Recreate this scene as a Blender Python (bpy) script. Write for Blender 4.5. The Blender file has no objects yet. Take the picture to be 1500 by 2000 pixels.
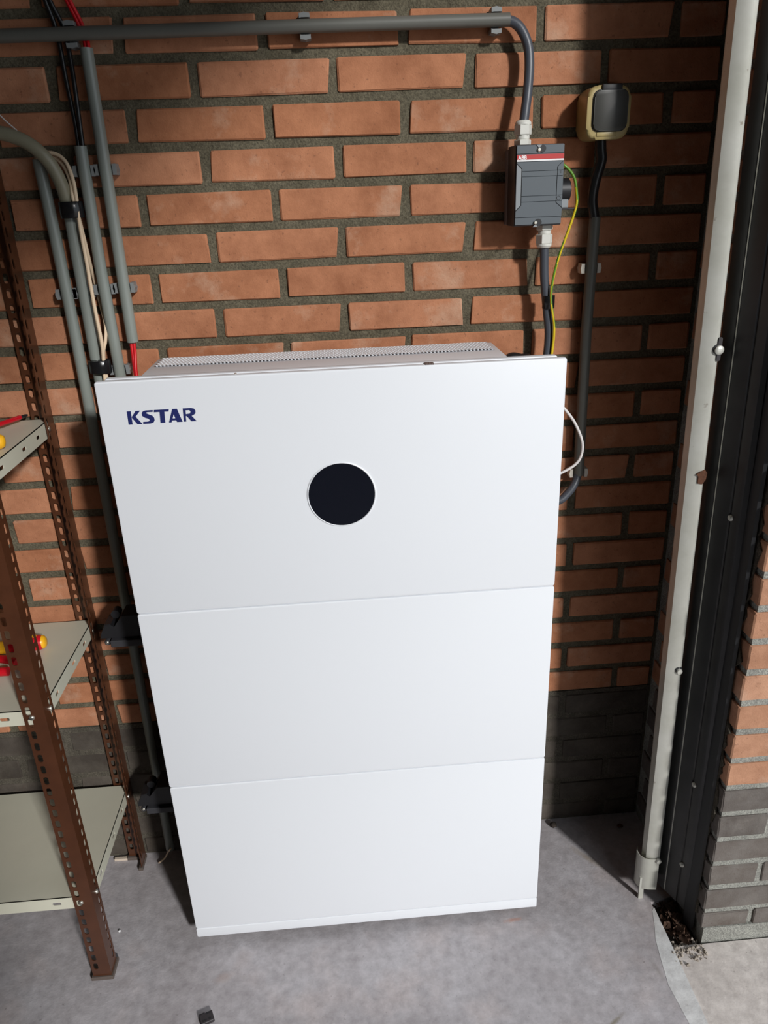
import bpy, bmesh, math, random
from mathutils import Vector, Matrix
random.seed(7)
S = bpy.context.scene
COL = S.collection

# ------------------------------------------------------------------ camera
cd = bpy.data.cameras.new('camera'); cam = bpy.data.objects.new('camera', cd); COL.objects.link(cam)
cd.sensor_fit = 'VERTICAL'; cd.angle = 1.1915846
cd.clip_start = 0.02
cam.matrix_world = Matrix(((0.9967217, 0.0620054, -0.0519727, 0.2957),
                           (-0.0718299, 0.3825564, -0.9211358, -1.3779),
                           (-0.0372329, 0.9218492, 0.3857561, 1.4144),
                           (0, 0, 0, 1)))
S.camera = cam

# ------------------------------------------------------------------ sky, daylight, exposure
w = bpy.data.worlds.new('overcast'); S.world = w; w.use_nodes = True
bg = w.node_tree.nodes['Background']
bg.inputs[0].default_value = (0.84, 0.92, 1.0, 1); bg.inputs[1].default_value = 0.95
S.view_settings.view_transform = 'Standard'; S.view_settings.look = 'None'
S.view_settings.gamma = 1; S.view_settings.use_curve_mapping = False
S.view_settings.exposure = 0.0
sl = bpy.data.lights.new('hazy_sun', 'SUN'); sl.energy = 2.85; sl.angle = math.radians(4.5); sl.color = (1.0, 0.985, 0.97)
so_ = bpy.data.objects.new('hazy_sun', sl); COL.objects.link(so_); so_.location = (3, -5, 4)
so_.rotation_euler = Vector((-0.505, 0.87, -0.445)).to_track_quat('-Z', 'Y').to_euler()
# light portal in the open garage doorway (emits nothing; guides sky sampling)
pl = bpy.data.lights.new('doorway_portal', 'AREA'); pl.shape = 'RECTANGLE'; pl.size = 2.56; pl.size_y = 2.96
pl.cycles.is_portal = True
po = bpy.data.objects.new('doorway_portal', pl); COL.objects.link(po)
po.location = (1.30, -1.83, 1.28); po.rotation_euler = (0, math.radians(90), 0)

# ------------------------------------------------------------------ helpers
def srgb(r, g, b):
    f = lambda c: (c/255/12.92) if c/255 <= 0.04045 else ((c/255+0.055)/1.055)**2.4
    return (f(r), f(g), f(b), 1)

def tag(o, label=None, cat=None, group=None, kind=None):
    if label: o['label'] = label
    if cat: o['category'] = cat
    if group: o['group'] = group
    if kind: o['kind'] = kind
    return o

def link_mesh(name, me, parent=None):
    o = bpy.data.objects.new(name, me); COL.objects.link(o)
    if parent is not None: o.parent = parent
    return o

def build(name, bm, mats, parent=None, smooth=None):
    """bmesh -> one mesh object (smooth = auto-smooth angle in degrees)"""
    me = bpy.data.meshes.new(name); 
    bmesh.ops.recalc_face_normals(bm, faces=bm.faces)
    if smooth is not None:
        for f in bm.faces: f.smooth = True
        a = math.radians(smooth)
        for e in bm.edges:
            if len(e.link_faces) == 2:
                e.smooth = e.calc_face_angle(0) < a
    bm.to_mesh(me); bm.free()
    for m in (mats if isinstance(mats, (list, tuple)) else [mats]): me.materials.append(m)
    return link_mesh(name, me, parent)

def empty(name, loc, label=None, cat=None, group=None):
    o = bpy.data.objects.new(name, None); COL.objects.link(o); o.location = loc
    o.empty_display_size = 0.05
    return tag(o, label, cat, group)

def keep(o, parent):
    """parent with world-space vertices kept where they are"""
    o.parent = parent; o.matrix_parent_inverse = Matrix.Translation(parent.location).inverted()
    return o

def box(bm, x0, x1, y0, y1, z0, z1, bev=0, seg=1, mi=0):
    r = bmesh.ops.create_cube(bm, size=1)
    vs = r['verts']
    for v in vs:
        v.co = Vector((x0 if v.co.x < 0 else x1, y0 if v.co.y < 0 else y1, z0 if v.co.z < 0 else z1))
    fs = set(f for v in vs for f in v.link_faces)
    for f in fs: f.material_index = mi
    if bev > 0:
        es = list(set(e for v in vs for e in v.link_edges))
        bmesh.ops.bevel(bm, geom=es, offset=bev, segments=seg, profile=0.5, affect='EDGES')
    return vs

def prism(bm, pts, a0, a1, axis='y', mi=0, bev=0, seg=1):
    """2-D outline pts extruded along axis. axis y: pts=(x,z); z: (x,y); x: (y,z)"""
    def P(p, a):
        return {'y': (p[0], a, p[1]), 'z': (p[0], p[1], a), 'x': (a, p[0], p[1])}[axis]
    A = [bm.verts.new(P(p, a0)) for p in pts]; Bv = [bm.verts.new(P(p, a1)) for p in pts]
    n = len(pts); fs = [bm.faces.new(A[::-1]), bm.faces.new(Bv)]
    for i in range(n): fs.append(bm.faces.new((A[i], A[(i+1) % n], Bv[(i+1) % n], Bv[i])))
    for f in fs: f.material_index = mi
    if bev > 0:
        es = list(set(e for f in fs[:2] for e in f.edges))
        bmesh.ops.bevel(bm, geom=es, offset=bev, segments=seg, profile=0.5, affect='EDGES')
    return fs

def catmull(pts, sub=8):
    P = [Vector(p) for p in pts]
    if len(P) < 3: return P
    out = []
    for i in range(len(P)-1):
        p0 = P[i-1] if i else P[0]*2-P[1]; p1 = P[i]; p2 = P[i+1]
        p3 = P[i+2] if i+2 < len(P) else P[-1]*2-P[-2]
        for k in range(sub):
            t = k/sub
            out.append(0.5*((2*p1)+(p2-p0)*t+(2*p0-5*p1+4*p2-p3)*t*t+(3*p1-p0-3*p2+p3)*t**3))
    out.append(P[-1]); return out

def tube(bm, path, r, seg=12, hollow=0, mi=None, rr=None):
    n = len(path); rings = []
    t = (path[1]-path[0]).normalized()
    u = t.orthogonal().normalized()
    for i, p in enumerate(path):
        t2 = (path[min(i+1, n-1)]-path[max(i-1, 0)]).normalized()
        q = t.rotation_difference(t2); u = (q @ u).normalized(); t = t2
        v = t.cross(u); R = rr[i] if rr else r
        rings.append([bm.verts.new(p+(u*math.cos(2*math.pi*k/seg)+v*math.sin(2*math.pi*k/seg))*R) for k in range(seg)])
    for i in range(n-1):
        for k in range(seg):
            f = bm.faces.new((rings[i][k], rings[i][(k+1) % seg], rings[i+1][(k+1) % seg], rings[i+1][k]))
            if mi: f.material_index = mi(i, k)
    for ring, p, d in ((rings[0], path[0], 1), (rings[-1], path[-1], -1)):
        if hollow:
            tt = ((path[1]-path[0]) if d == 1 else (path[-1]-path[-2])).normalized()*d
            inn = [bm.verts.new(p+(v.co-p)*(1-hollow/r)) for v in ring]
            deep = [bm.verts.new(v.co+tt*0.02) for v in inn]
            for k in range(seg):
                j = (k+1) % seg
                bm.faces.new((ring[k], ring[j], inn[j], inn[k]))
                bm.faces.new((inn[k], inn[j], deep[j], deep[k]))
            bm.faces.new(deep)
        else:
            bm.faces.new(ring)

def cyl(bm, p0, p1, r, seg=16, r2=None):
    tube(bm, [Vector(p0), Vector(p1)], r, seg, rr=[r, r if r2 is None else r2])

def lathe(bm, prof, center, axis='z', seg=20):
    """prof: (radius, along) pairs, closed with caps when radius > 0"""
    c = Vector(center); rings = []
    for (r, a) in prof:
        ring = []
        for k in range(seg):
            t = 2*math.pi*k/seg; x, y = r*math.cos(t), r*math.sin(t)
            d = {'z': (x, y, a), 'y': (x, a, y), 'x': (a, x, y)}[axis]
            ring.append(bm.verts.new(c+Vector(d)))
        rings.append(ring)
    for i in range(len(rings)-1):
        for k in range(seg):
            j = (k+1) % seg
            bm.faces.new((rings[i][k], rings[i][j], rings[i+1][j], rings[i+1][k]))
    bm.faces.new(rings[0]); bm.faces.new(rings[-1])

def rrect(x0, x1, z0, z1, r, n=5):
    pts = []
    for cx, cz, a in ((x1-r, z1-r, 0), (x0+r, z1-r, 90), (x0+r, z0+r, 180), (x1-r, z0+r, 270)):
        for i in range(n+1):
            t = math.radians(a+90*i/n); pts.append((cx+r*math.cos(t), cz+r*math.sin(t)))
    return pts

def slotted(bm, O, U, V, wid, length, slots, mi=0):
    """flat strip from O along U (width) and V (length) with stadium slots (u, v, half_w, half_l) sorted along v"""
    O, U, V = Vector(O), Vector(U), Vector(V)
    P = lambda u, v: bm.verts.new(O+U*u+V*v)
    cuts = [0]+[(slots[i][1]+slots[i+1][1])/2 for i in range(len(slots)-1)]+[length]
    if not slots:
        bm.faces.new((P(0, 0), P(wid, 0), P(wid, length), P(0, length))); return
    for i, (uc, vc, hw, hl) in enumerate(slots):
        a, b = cuts[i], cuts[i+1]; k = hw*0.5
        rt = [(uc, vc-hl), (uc+k, vc-hl), (uc+hw, vc-hl+k), (uc+hw, vc+hl-k), (uc+k, vc+hl), (uc, vc+hl)]
        lf = [(2*uc-u, v) for (u, v) in rt]
        bm.faces.new([P(*p) for p in [(uc, a), (wid, a), (wid, b), (uc, b)]+rt[::-1]])
        bm.faces.new([P(*p) for p in [(uc, b), (0, b), (0, a), (uc, a)]+lf])

def solid(bm, t):
    bmesh.ops.remove_doubles(bm, verts=bm.verts, dist=1e-5)
    bmesh.ops.recalc_face_normals(bm, faces=bm.faces)
    bmesh.ops.solidify(bm, geom=list(bm.faces), thickness=t)

# ------------------------------------------------------------------ materials
class N:
    def __init__(s, name):
        s.m = bpy.data.materials.new(name); s.m.use_nodes = True
        s.t = s.m.node_tree; s.b = s.t.nodes['Principled BSDF']
    def n(s, typ, **kw):
        x = s.t.nodes.new(typ)
        for k, v in kw.items():
            if k.startswith('_'): setattr(x, k[1:], v)
            else: x.inputs[k.replace('__', ' ')].default_value = v
        return x
    def l(s, a, b): s.t.links.new(a, b)
    def noise(s, vec, scale, detail=4, rough=0.55):
        x = s.n('ShaderNodeTexNoise', Scale=scale, Detail=detail, Roughness=rough)
        if vec is not None: s.l(vec, x.inputs['Vector'])
        return x.outputs['Fac']
    def ramp(s, fac, a, b, lo=(0, 0, 0, 1), hi=(1, 1, 1, 1)):
        x = s.n('ShaderNodeValToRGB'); e = x.color_ramp.elements
        e[0].position, e[1].position = a, b; e[0].color, e[1].color = lo, hi
        s.l(fac, x.inputs[0]); return x.outputs[0]
    def mix(s, fac, a, b, blend='MIX'):
        x = s.t.nodes.new('ShaderNodeMix'); x.data_type = 'RGBA'; x.blend_type = blend
        for sock, v in ((x.inputs[0], fac), (x.inputs[6], a), (x.inputs[7], b)):
            if isinstance(v, bpy.types.NodeSocket): s.l(v, sock)
            else: sock.default_value = v
        return x.outputs[2]
    def math(s, op, a, b=0.0):
        x = s.t.nodes.new('ShaderNodeMath'); x.operation = op
        for sock, v in ((x.inputs[0], a), (x.inputs[1], b)):
            if isinstance(v, bpy.types.NodeSocket): s.l(v, sock)
            else: sock.default_value = v
        return x.outputs[0]
    def bump(s, h, strength=0.3, dist=0.002):
        x = s.n('ShaderNodeBump', Strength=strength, Distance=dist)
        s.l(h, x.inputs['Height']); s.l(x.outputs[0], s.b.inputs['Normal'])
    def coord(s, rnd=False):
        tc = s.n('ShaderNodeTexCoord')
        if not rnd: return tc.outputs['Object']
        oi = s.n('ShaderNodeObjectInfo')
        m = s.n('ShaderNodeVectorMath', _operation='ADD')
        sc = s.math('MULTIPLY', oi.outputs['Random'], 37.0)
        s.l(tc.outputs['Object'], m.inputs[0]); s.l(sc, m.inputs[1])
        return m.outputs[0], oi.outputs['Random']

def simple(name, col, rough=0.5, metal=0.0, var=0.0, scale=20, bump=0.0, bscale=200, spec=0.5, coat=0):
    q = N(name); q.b.inputs['Roughness'].default_value = rough; q.b.inputs['Metallic'].default_value = metal
    q.b.inputs['Specular IOR Level'].default_value = spec
    if coat: q.b.inputs['Coat Weight'].default_value = coat
    c = q.coord()
    if var > 0:
        f = q.noise(c, scale)
        d = tuple(x*(1-var) for x in col[:3])+(1,); h = tuple(min(1, x*(1+var)) for x in col[:3])+(1,)
        q.l(q.ramp(f, 0.3, 0.7, d, h), q.b.inputs['Base Color'])
    else: q.b.inputs['Base Color'].default_value = col
    if bump > 0: q.bump(q.noise(c, bscale, 3), bump, 0.001)
    return q.m

def brick_mat(name, lo, hi, pale, palecut=(0.56, 0.72), dark=None):
    q = N(name); q.b.inputs['Roughness'].default_value = 0.88; q.b.inputs['Specular IOR Level'].default_value = 0.2
    c, rnd = q.coord(True)
    base = q.mix(rnd, lo, hi)
    var = q.ramp(q.noise(c, 16, 7, 0.68), 0.28, 0.74, (0.68, 0.63, 0.60, 1), (1.18, 1.22, 1.24, 1))
    base = q.mix(1.0, base, var, 'MULTIPLY')
    p = q.ramp(q.noise(c, 9, 6, 0.65), *palecut)
    base = q.mix(q.math('MULTIPLY', p, 0.55), base, pale)
    sp = q.ramp(q.noise(c, 160, 2), 0.66, 0.72)
    base = q.mix(q.math('MULTIPLY', sp, 0.35), base, dark or (0.08, 0.04, 0.03, 1))
    q.l(base, q.b.inputs['Base Color'])
    h = q.math('ADD', q.noise(c, 60, 4), q.math('MULTIPLY', q.noise(c, 420, 2), 0.5))
    q.bump(h, 0.5, 0.002)
    return q.m

M = {}
M['brick'] = brick_mat('red_brick', (0.40, 0.165, 0.082, 1), (0.50, 0.225, 0.125, 1), (0.60, 0.42, 0.30, 1))
M['brick_out'] = brick_mat('skylit_red_brick', (0.44, 0.225, 0.135, 1), (0.53, 0.29, 0.185, 1), (0.62, 0.46, 0.36, 1))  # paler copy of the red brick, skylight on the doorway face put into its colour
M['dark_brick'] = brick_mat('dark_plinth_brick', (0.055, 0.046, 0.038, 1), (0.085, 0.071, 0.06, 1), (0.15, 0.13, 0.105, 1), (0.40, 0.68))
M['grey_brick'] = brick_mat('grey_plinth_brick', (0.13, 0.115, 0.105, 1), (0.17, 0.15, 0.135, 1), (0.22, 0.20, 0.18, 1))

def mortar_mat(name, a, b):
    q = N(name); q.b.inputs['Roughness'].default_value = 0.95; q.b.inputs['Specular IOR Level'].default_value = 0.1
    c = q.coord()
    f = q.noise(c, 25, 6, 0.65); g = q.noise(c, 350, 3, 0.6)
    base = q.ramp(f, 0.3, 0.72, a, b)
    base = q.mix(1.0, base, q.ramp(g, 0.3, 0.7, (0.6, 0.6, 0.6, 1), (1.3, 1.3, 1.25, 1)), 'MULTIPLY')
    q.l(base, q.b.inputs['Base Color'])
    q.bump(q.math('ADD', q.noise(c, 280, 4, 0.7), q.math('MULTIPLY', f, 2.0)), 0.9, 0.003)
    return q.m
M['mortar'] = mortar_mat('mortar', (0.105, 0.092, 0.064, 1), (0.175, 0.155, 0.112, 1))
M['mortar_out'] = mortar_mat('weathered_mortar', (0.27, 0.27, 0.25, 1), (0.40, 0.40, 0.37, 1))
M['mortar_smear'] = mortar_mat('smeared_mortar', (0.075, 0.066, 0.053, 1), (0.135, 0.12, 0.098, 1))

def concrete(name, a, b, tint, stains_and_shade=(), rough=0.85):
    q = N(name); q.b.inputs['Roughness'].default_value = rough; q.b.inputs['Specular IOR Level'].default_value = 0.25
    c = q.coord()
    base = q.ramp(q.noise(c, 3.6, 8, 0.68), 0.32, 0.68, a, b)
    base = q.mix(q.math('MULTIPLY', q.ramp(q.noise(c, 6.5, 4), 0.52, 0.7), 0.5), base, tint)
    base = q.mix(1.0, base, q.ramp(q.noise(c, 45, 5, 0.65), 0.3, 0.7, (0.78, 0.77, 0.77, 1), (1.14, 1.14, 1.14, 1)), 'MULTIPLY')
    sp = q.ramp(q.noise(c, 120, 2), 0.68, 0.76)
    base = q.mix(q.math('MULTIPLY', sp, 0.35), base, (0.12, 0.10, 0.09, 1))
    for (sx, sy, ang, lx, ly, col, amt) in stains_and_shade:
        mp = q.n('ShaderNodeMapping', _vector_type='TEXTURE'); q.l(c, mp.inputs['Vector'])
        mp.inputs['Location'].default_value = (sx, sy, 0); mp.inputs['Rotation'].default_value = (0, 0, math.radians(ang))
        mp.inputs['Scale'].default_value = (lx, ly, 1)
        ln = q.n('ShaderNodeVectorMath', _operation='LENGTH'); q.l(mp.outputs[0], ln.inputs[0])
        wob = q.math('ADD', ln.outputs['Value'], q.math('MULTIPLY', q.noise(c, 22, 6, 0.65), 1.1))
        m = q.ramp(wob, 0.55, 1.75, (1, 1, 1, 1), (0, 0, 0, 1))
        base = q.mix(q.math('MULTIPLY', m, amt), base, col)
    q.l(base, q.b.inputs['Base Color'])
    q.bump(q.math('ADD', q.noise(c, 220, 3), q.math('MULTIPLY', q.noise(c, 18, 4), 2)), 0.25, 0.0015)
    return q.m
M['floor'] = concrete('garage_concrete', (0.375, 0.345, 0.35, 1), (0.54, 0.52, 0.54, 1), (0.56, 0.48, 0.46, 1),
    stains_and_shade=((0.80, -0.12, -52, 0.13, 0.025, (0.26, 0.19, 0.10, 1), 0.6),  # edge of the track and pillar shadow put into the colour, plus some rusty stain
            (0.595, -0.262, 5, 0.055, 0.016, (0.58, 0.27, 0.18, 1), 1.0),
            (0.73, -0.49, 33, 0.075, 0.011, (0.25, 0.22, 0.17, 1), 0.9),
            (0.0, -0.33, 10, 0.05, 0.03, (0.40, 0.29, 0.24, 1), 0.35),
            (0.85, -0.40, -80, 0.05, 0.015, (0.28, 0.25, 0.23, 1), 0.5)))
M['strip'] = concrete('pale_threshold_concrete', (0.64, 0.64, 0.63, 1), (0.74, 0.74, 0.73, 1), (0.58, 0.56, 0.54, 1))
M['outside'] = concrete('outdoor_paving', (0.58, 0.53, 0.49, 1), (0.70, 0.65, 0.61, 1), (0.54, 0.49, 0.44, 1))
M['white'] = simple('white_powder_coat', (0.785, 0.81, 0.845, 1), 0.42, bump=0.05, bscale=900)
M['white_body'] = simple('white_sheet_steel', (0.72, 0.70, 0.71, 1), 0.5)
M['module'] = simple('dark_module_steel', (0.035, 0.035, 0.04, 1), 0.55)
M['black'] = simple('black_plastic', (0.012, 0.012, 0.014, 1), 0.45)
M['glass'] = simple('black_display_glass', (0.006, 0.007, 0.012, 1), 0.08, spec=0.35)
M['navy'] = simple('navy_ink', srgb(24, 34, 92), 0.5)
M['hole'] = simple('dark_vent_hole', (0.20, 0.19, 0.20, 1), 0.8)
M['pvc'] = simple('grey_pvc', srgb(132, 138, 132), 0.30, var=0.06, scale=8, bump=0.12, bscale=60)
M['pvc_dark'] = simple('dark_grey_pvc', srgb(98, 98, 92), 0.45, var=0.08, scale=10, bump=0.1, bscale=60)
M['pvc_olive'] = simple('aged_grey_pvc', srgb(138, 134, 114), 0.34, var=0.08, scale=10)
M['clip'] = simple('grey_clip_plastic', srgb(125, 128, 128), 0.5)
M['clip_pale'] = simple('pale_clip_plastic', srgb(205, 198, 185), 0.5)
M['cable_grey'] = simple('slate_cable_sheath', srgb(72, 76, 84), 0.42)
M['cable_black'] = simple('black_cable_sheath', (0.012, 0.012, 0.013, 1), 0.32)
M['cable_red'] = simple('red_cable_sheath', srgb(205, 22, 32), 0.38)
M['cable_beige'] = simple('beige_cable_sheath', srgb(222, 198, 168), 0.5)
M['cable_white'] = simple('white_cable_sheath', srgb(226, 222, 220), 0.45)
M['yellow'] = simple('earth_yellow', srgb(214, 186, 30), 0.4)
M['green'] = simple('earth_green', srgb(92, 140, 40), 0.4)
M['tape'] = simple('black_tape', (0.010, 0.010, 0.011, 1), 0.22, bump=0.3, bscale=90)
M['abb_lid'] = simple('slate_switch_lid', srgb(94, 101, 106), 0.34)
M['abb_side'] = simple('dark_switch_housing', srgb(50, 46, 48), 0.5)
M['abb_panel'] = simple('light_grip_panel', srgb(140, 145, 148), 0.4)
M['abb_base'] = simple('grey_switch_base', srgb(120, 110, 108), 0.5)
M['red_strip'] = simple('red_print', srgb(190, 52, 50), 0.4)
M['white_print'] = simple('white_print', srgb(240, 240, 240), 0.5)
M['gland'] = simple('pale_gland_plastic', srgb(214, 214, 206), 0.45)
M['screw'] = simple('zinc_screw', (0.75, 0.72, 0.62, 1), 0.3, 0.9)
M['beige'] = simple('aged_beige_plastic', srgb(176, 158, 108), 0.35, var=0.06, scale=30)
M['flap'] = simple('dark_flap_plastic', srgb(62, 62, 58), 0.42)
M['brown'] = simple('brown_painted_steel', srgb(76, 44, 27), 0.30, var=0.14, scale=30, bump=0.15, bscale=120, spec=0.6)
M['shelf'] = simple('cream_shelf_steel', srgb(200, 198, 180), 0.36, var=0.06, scale=5)
M['foot'] = simple('grey_foot_plastic', srgb(92, 82, 76), 0.6)
M['tool_red'] = simple('red_tool_plastic', srgb(196, 18, 34), 0.35)
M['tool_yellow'] = simple('yellow_tool_plastic', srgb(238, 176, 30), 0.35)
M['rust'] = simple('rust', srgb(92, 58, 40), 0.9, var=0.3, scale=200)
M['leaf'] = simple('dead_leaf', srgb(74, 52, 38), 0.85, var=0.55, scale=90)
M['pebble'] = simple('pale_gravel', srgb(160, 150, 138), 0.9, var=0.4, scale=120)
M['soil'] = simple('dark_soil', (0.045, 0.035, 0.028, 1), 0.95, var=0.4, scale=60, bump=0.8, bscale=120)
M['rubber'] = simple('black_rubber', (0.012, 0.013, 0.015, 1), 0.55)
M['wood'] = simple('raw_wood', srgb(205, 190, 172), 0.8, var=0.1)
M['ceiling'] = simple('garage_ceiling', (0.09, 0.075, 0.06, 1), 0.9)
def galv():
    q = N('galvanised_steel'); q.b.inputs['Metallic'].default_value = 0.4
    c = q.coord()
    v = q.n('ShaderNodeTexVoronoi', Scale=140.0); q.l(c, v.inputs['Vector'])
    base = q.mix(0.07, (0.74, 0.75, 0.66, 1), v.outputs['Color'], 'OVERLAY')
    bw = q.n('ShaderNodeRGBToBW'); q.l(base, bw.inputs[0])
    base = q.mix(1.0, q.ramp(q.noise(c, 12, 5), 0.3, 0.7, (0.80, 0.80, 0.70, 1), (1, 1, 0.92, 1)), bw.outputs[0], 'MULTIPLY')
    sp = q.ramp(q.noise(c, 70, 3), 0.70, 0.76)
    base = q.mix(q.math('MULTIPLY', sp, 0.6), base, (0.20, 0.14, 0.09, 1))
    q.l(base, q.b.inputs['Base Color'])
    q.b.inputs['Roughness'].default_value = 0.42
    return q.m
M['galv'] = galv()
M['shaded_steel'] = simple('shade_darkened_steel', (0.045, 0.045, 0.046, 1), 0.38, 0.4, var=0.2, scale=14)  # steel of the track angle, its shade put into a darker base colour
def wallpaint():
    q = N('far_brick_wall'); c = q.coord()
    b = q.n('ShaderNodeTexBrick', Scale=1.0); q.l(c, b.inputs['Vector'])
    b.inputs['Color1'].default_value = (0.16, 0.10, 0.07, 1); b.inputs['Color2'].default_value = (0.19, 0.12, 0.085, 1)
    b.inputs['Mortar'].default_value = (0.08, 0.07, 0.05, 1); b.inputs['Brick Width'].default_value = 0.22
    b.inputs['Row Height'].default_value = 0.0628; b.inputs['Mortar Size'].default_value = 0.007
    q.l(b.outputs[0], q.b.inputs['Base Color']); q.b.inputs['Roughness'].default_value = 0.9
    return q.m
M['farwall'] = wallpaint()

# ------------------------------------------------------------------ room shell
XR, YP = 0.957, -0.346          # inner face of the right wall, face of the doorway pillar
def struct(name, bm, m, parent=None, smooth=None):
    o = build(name, bm, m, parent, smooth); tag(o, kind='structure'); return o

bm = bmesh.new()
prism(bm, [(-2.6, 0.12), (XR+0.02, 0.12), (XR+0.02, -0.235), (0.897, -0.25), (0.897, -3.7), (-2.6, -3.7)], -0.15, 0.0, 'z')
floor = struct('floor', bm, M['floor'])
bm = bmesh.new()
prism(bm, [(0.899, -0.262), (0.899, -3.7), (0.850, -3.7), (0.856, -0.62), (0.865, -0.505), (0.858, -0.43), (0.866, -0.372), (0.872, -0.335), (0.884, -0.300), (0.892, -0.270)], -0.05, 0.0004, 'z')
keep(build('threshold_strip', bm, M['strip']), floor)
bm = bmesh.new(); prism(bm, [(0.899, -0.352), (6.0, -0.352), (6.0, -6.0), (0.899, -6.0)], -0.12, -0.003, 'z')
prism(bm, [(1.28, -0.352), (6.0, -0.352), (6.0, 3.0), (1.28, 3.0)], -0.12, -0.003, 'z')
struct('floor_outside', bm, M['outside'])
bm = bmesh.new(); box(bm, 0.88, 0.965, -0.36, -0.225, -0.16, -0.022)
keep(build('soil_gap', bm, M['soil']), floor)

RH, BH = 0.06284, 0.0483        # course height, brick height
ZT = 1.6816                     # top of course 0
BL, PIT = 0.2055, 0.22
def brick_mesh(name, lx, ly, lz, mat, seed, chip=True):
    rnd = random.Random(seed); bm = bmesh.new()
    box(bm, -lx/2, lx/2, -ly/2, ly/2, -lz/2, lz/2, 0.0022)
    for v in bm.verts:
        v.co += Vector((rnd.uniform(-1, 1), rnd.uniform(-.5, .5), rnd.uniform(-1, 1)))*0.0011
    if chip and rnd.random() < 0.5:
        c = Vector((rnd.choice((-1, 1))*lx/2, -ly/2, rnd.choice((-1, 1))*lz/2))
        for v in bm.verts:
            if (v.co-c).length < 0.008: v.co = v.co*0.965
    bmesh.ops.recalc_face_normals(bm, faces=bm.faces)
    me = bpy.data.meshes.new(name); bm.to_mesh(me); bm.free(); me.materials.append(mat); return me
DEP = 0.05
FULL = {k: [brick_mesh('brick', BL, DEP, BH, M[k], 10*i+3) for i in range(6)] for k in ('brick', 'dark_brick')}
CUT = {}
def cutmesh(k, lx, ly, lz):
    key = (k, round(lx, 3), round(ly, 3), round(lz, 3))
    if key not in CUT: CUT[key] = brick_mesh('brick', lx, ly, lz, M[k], len(CUT)+101, False)
    return CUT[key]

bm = bmesh.new(); box(bm, -2.6, XR+0.25, 0.0045, 0.12, -0.02, 2.65)
wall_back = struct('wall_back', bm, M['mortar'])
DX = {0: 0.0, 1: -0.0029}
ROWDX = [0.0017, 0.0013, 0.0009, 0.0019, 0.0007, 0.0013, 0.0011, -0.0024, -0.0022, -0.003, -0.0037, -0.004, -0.0046, -0.0085, -0.0065, -0.0055, -0.0051, -0.004, -0.0035, -0.002, 0.0015]
bm = bmesh.new(); box(bm, -2.6, XR+0.001, 0.0022, 0.05, 0.0, 0.3735)
keep(build('plinth_mortar', bm, M['mortar_smear']), wall_back)
def back_bricks():
    rest = bmesh.new()
    for r in range(-15, 27):
        zt = ZT-RH*r; zb = zt-BH
        if zb < 0: zb = 0.004
        k = 'brick' if r <= 20 else 'dark_brick'
        u0 = -11 if r % 2 == 0 else -11.5
        for i in range(17):
            x0 = (u0+i)*PIT+(DX[1] if r % 2 else 0)+(ROWDX[r] if 0 <= r <= 20 else 0)+random.uniform(-0.001, 0.001); x1 = x0+BL+random.uniform(-0.001, 0.001)
            if x0 > XR-0.02 or x1 < -2.6: continue
            if x1 > XR-0.004: x1 = XR-0.004
            inview = -1.05 < x0 and r >= -2
            dy = random.uniform(-0.0012, 0.0008)
            if not inview:
                box(rest, x0, x1, dy, 0.03, zb, zt); continue
            L, H = x1-x0, zt-zb
            me = random.choice(FULL[k]) if L > 0.203 and H > 0.047 else cutmesh(k, L, DEP, H)
            o = link_mesh('brick', me, wall_back)
            o.location = ((x0+x1)/2, DEP/2+dy, (zt+zb)/2+random.uniform(-0.0008, 0.0008))
            o.rotation_euler = (0, random.uniform(-0.004, 0.004), random.uniform(-0.004, 0.004))
            if k == 'brick' and random.random() < 0.5 and L > 0.203: o.scale = (-1, 1, 1) if False else (1, 1, 1)
    o = build('brickwork', rest, M['brick'], wall_back); tag(o, kind='stuff')
back_bricks()

# right wall: pillar with toothed corner bricks, own coursing
bm = bmesh.new(); box(bm, XR+0.0045, 1.28, YP+0.004, 0.13, -0.05, 2.65)
box(bm, XR+0.0046, 1.2801, YP-0.002, YP+0.05, -0.05, 0.036)
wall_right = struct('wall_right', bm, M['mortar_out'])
def right_bricks():
    zj = 0.392
    for n in range(-6, 35):
        zb = zj+0.0625*n+0.0068; zt = zb+0.0487
        if n == -6: zb, zt = 0.034, 0.0725
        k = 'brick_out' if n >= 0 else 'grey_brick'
        head = (n % 2 == 0)
        if head: L = [(XR, XR+0.094, YP, YP+0.2055), (XR, XR+0.1, YP+0.22, -0.006), (XR+0.106, XR+0.3115, YP, YP+0.1)]
        else: L = [(XR, XR+0.2055, YP, YP+0.1), (XR, XR+0.1, YP+0.112, YP+0.3175), (XR+0.22, XR+0.315, YP, YP+0.1)]
        for (x0, x1, y0, y1) in L:
            me = cutmesh(k, x1-x0, y1-y0, zt-zb)
            o = link_mesh('brick', me, wall_right)
            o.location = ((x0+x1)/2+random.uniform(-.001, .001), (y0+y1)/2+random.uniform(-.001, .001), (zb+zt)/2)
right_bricks()
# ragged mortar skin down the inner edge of the pillar
bm = bmesh.new(); rnd = random.Random(5)
left = [(-0.20, 0.02), (-0.20, 2.33)]; right = []
z = 2.33
while z > 0.02:
    right.append((-0.322+rnd.uniform(-0.013, 0.011), z)); z -= rnd.uniform(0.008, 0.026)
prism(bm, left+right, XR-0.0032, XR+0.001, 'x')
keep(build('mortar_skin', bm, M['mortar_smear']), wall_right)

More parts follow.
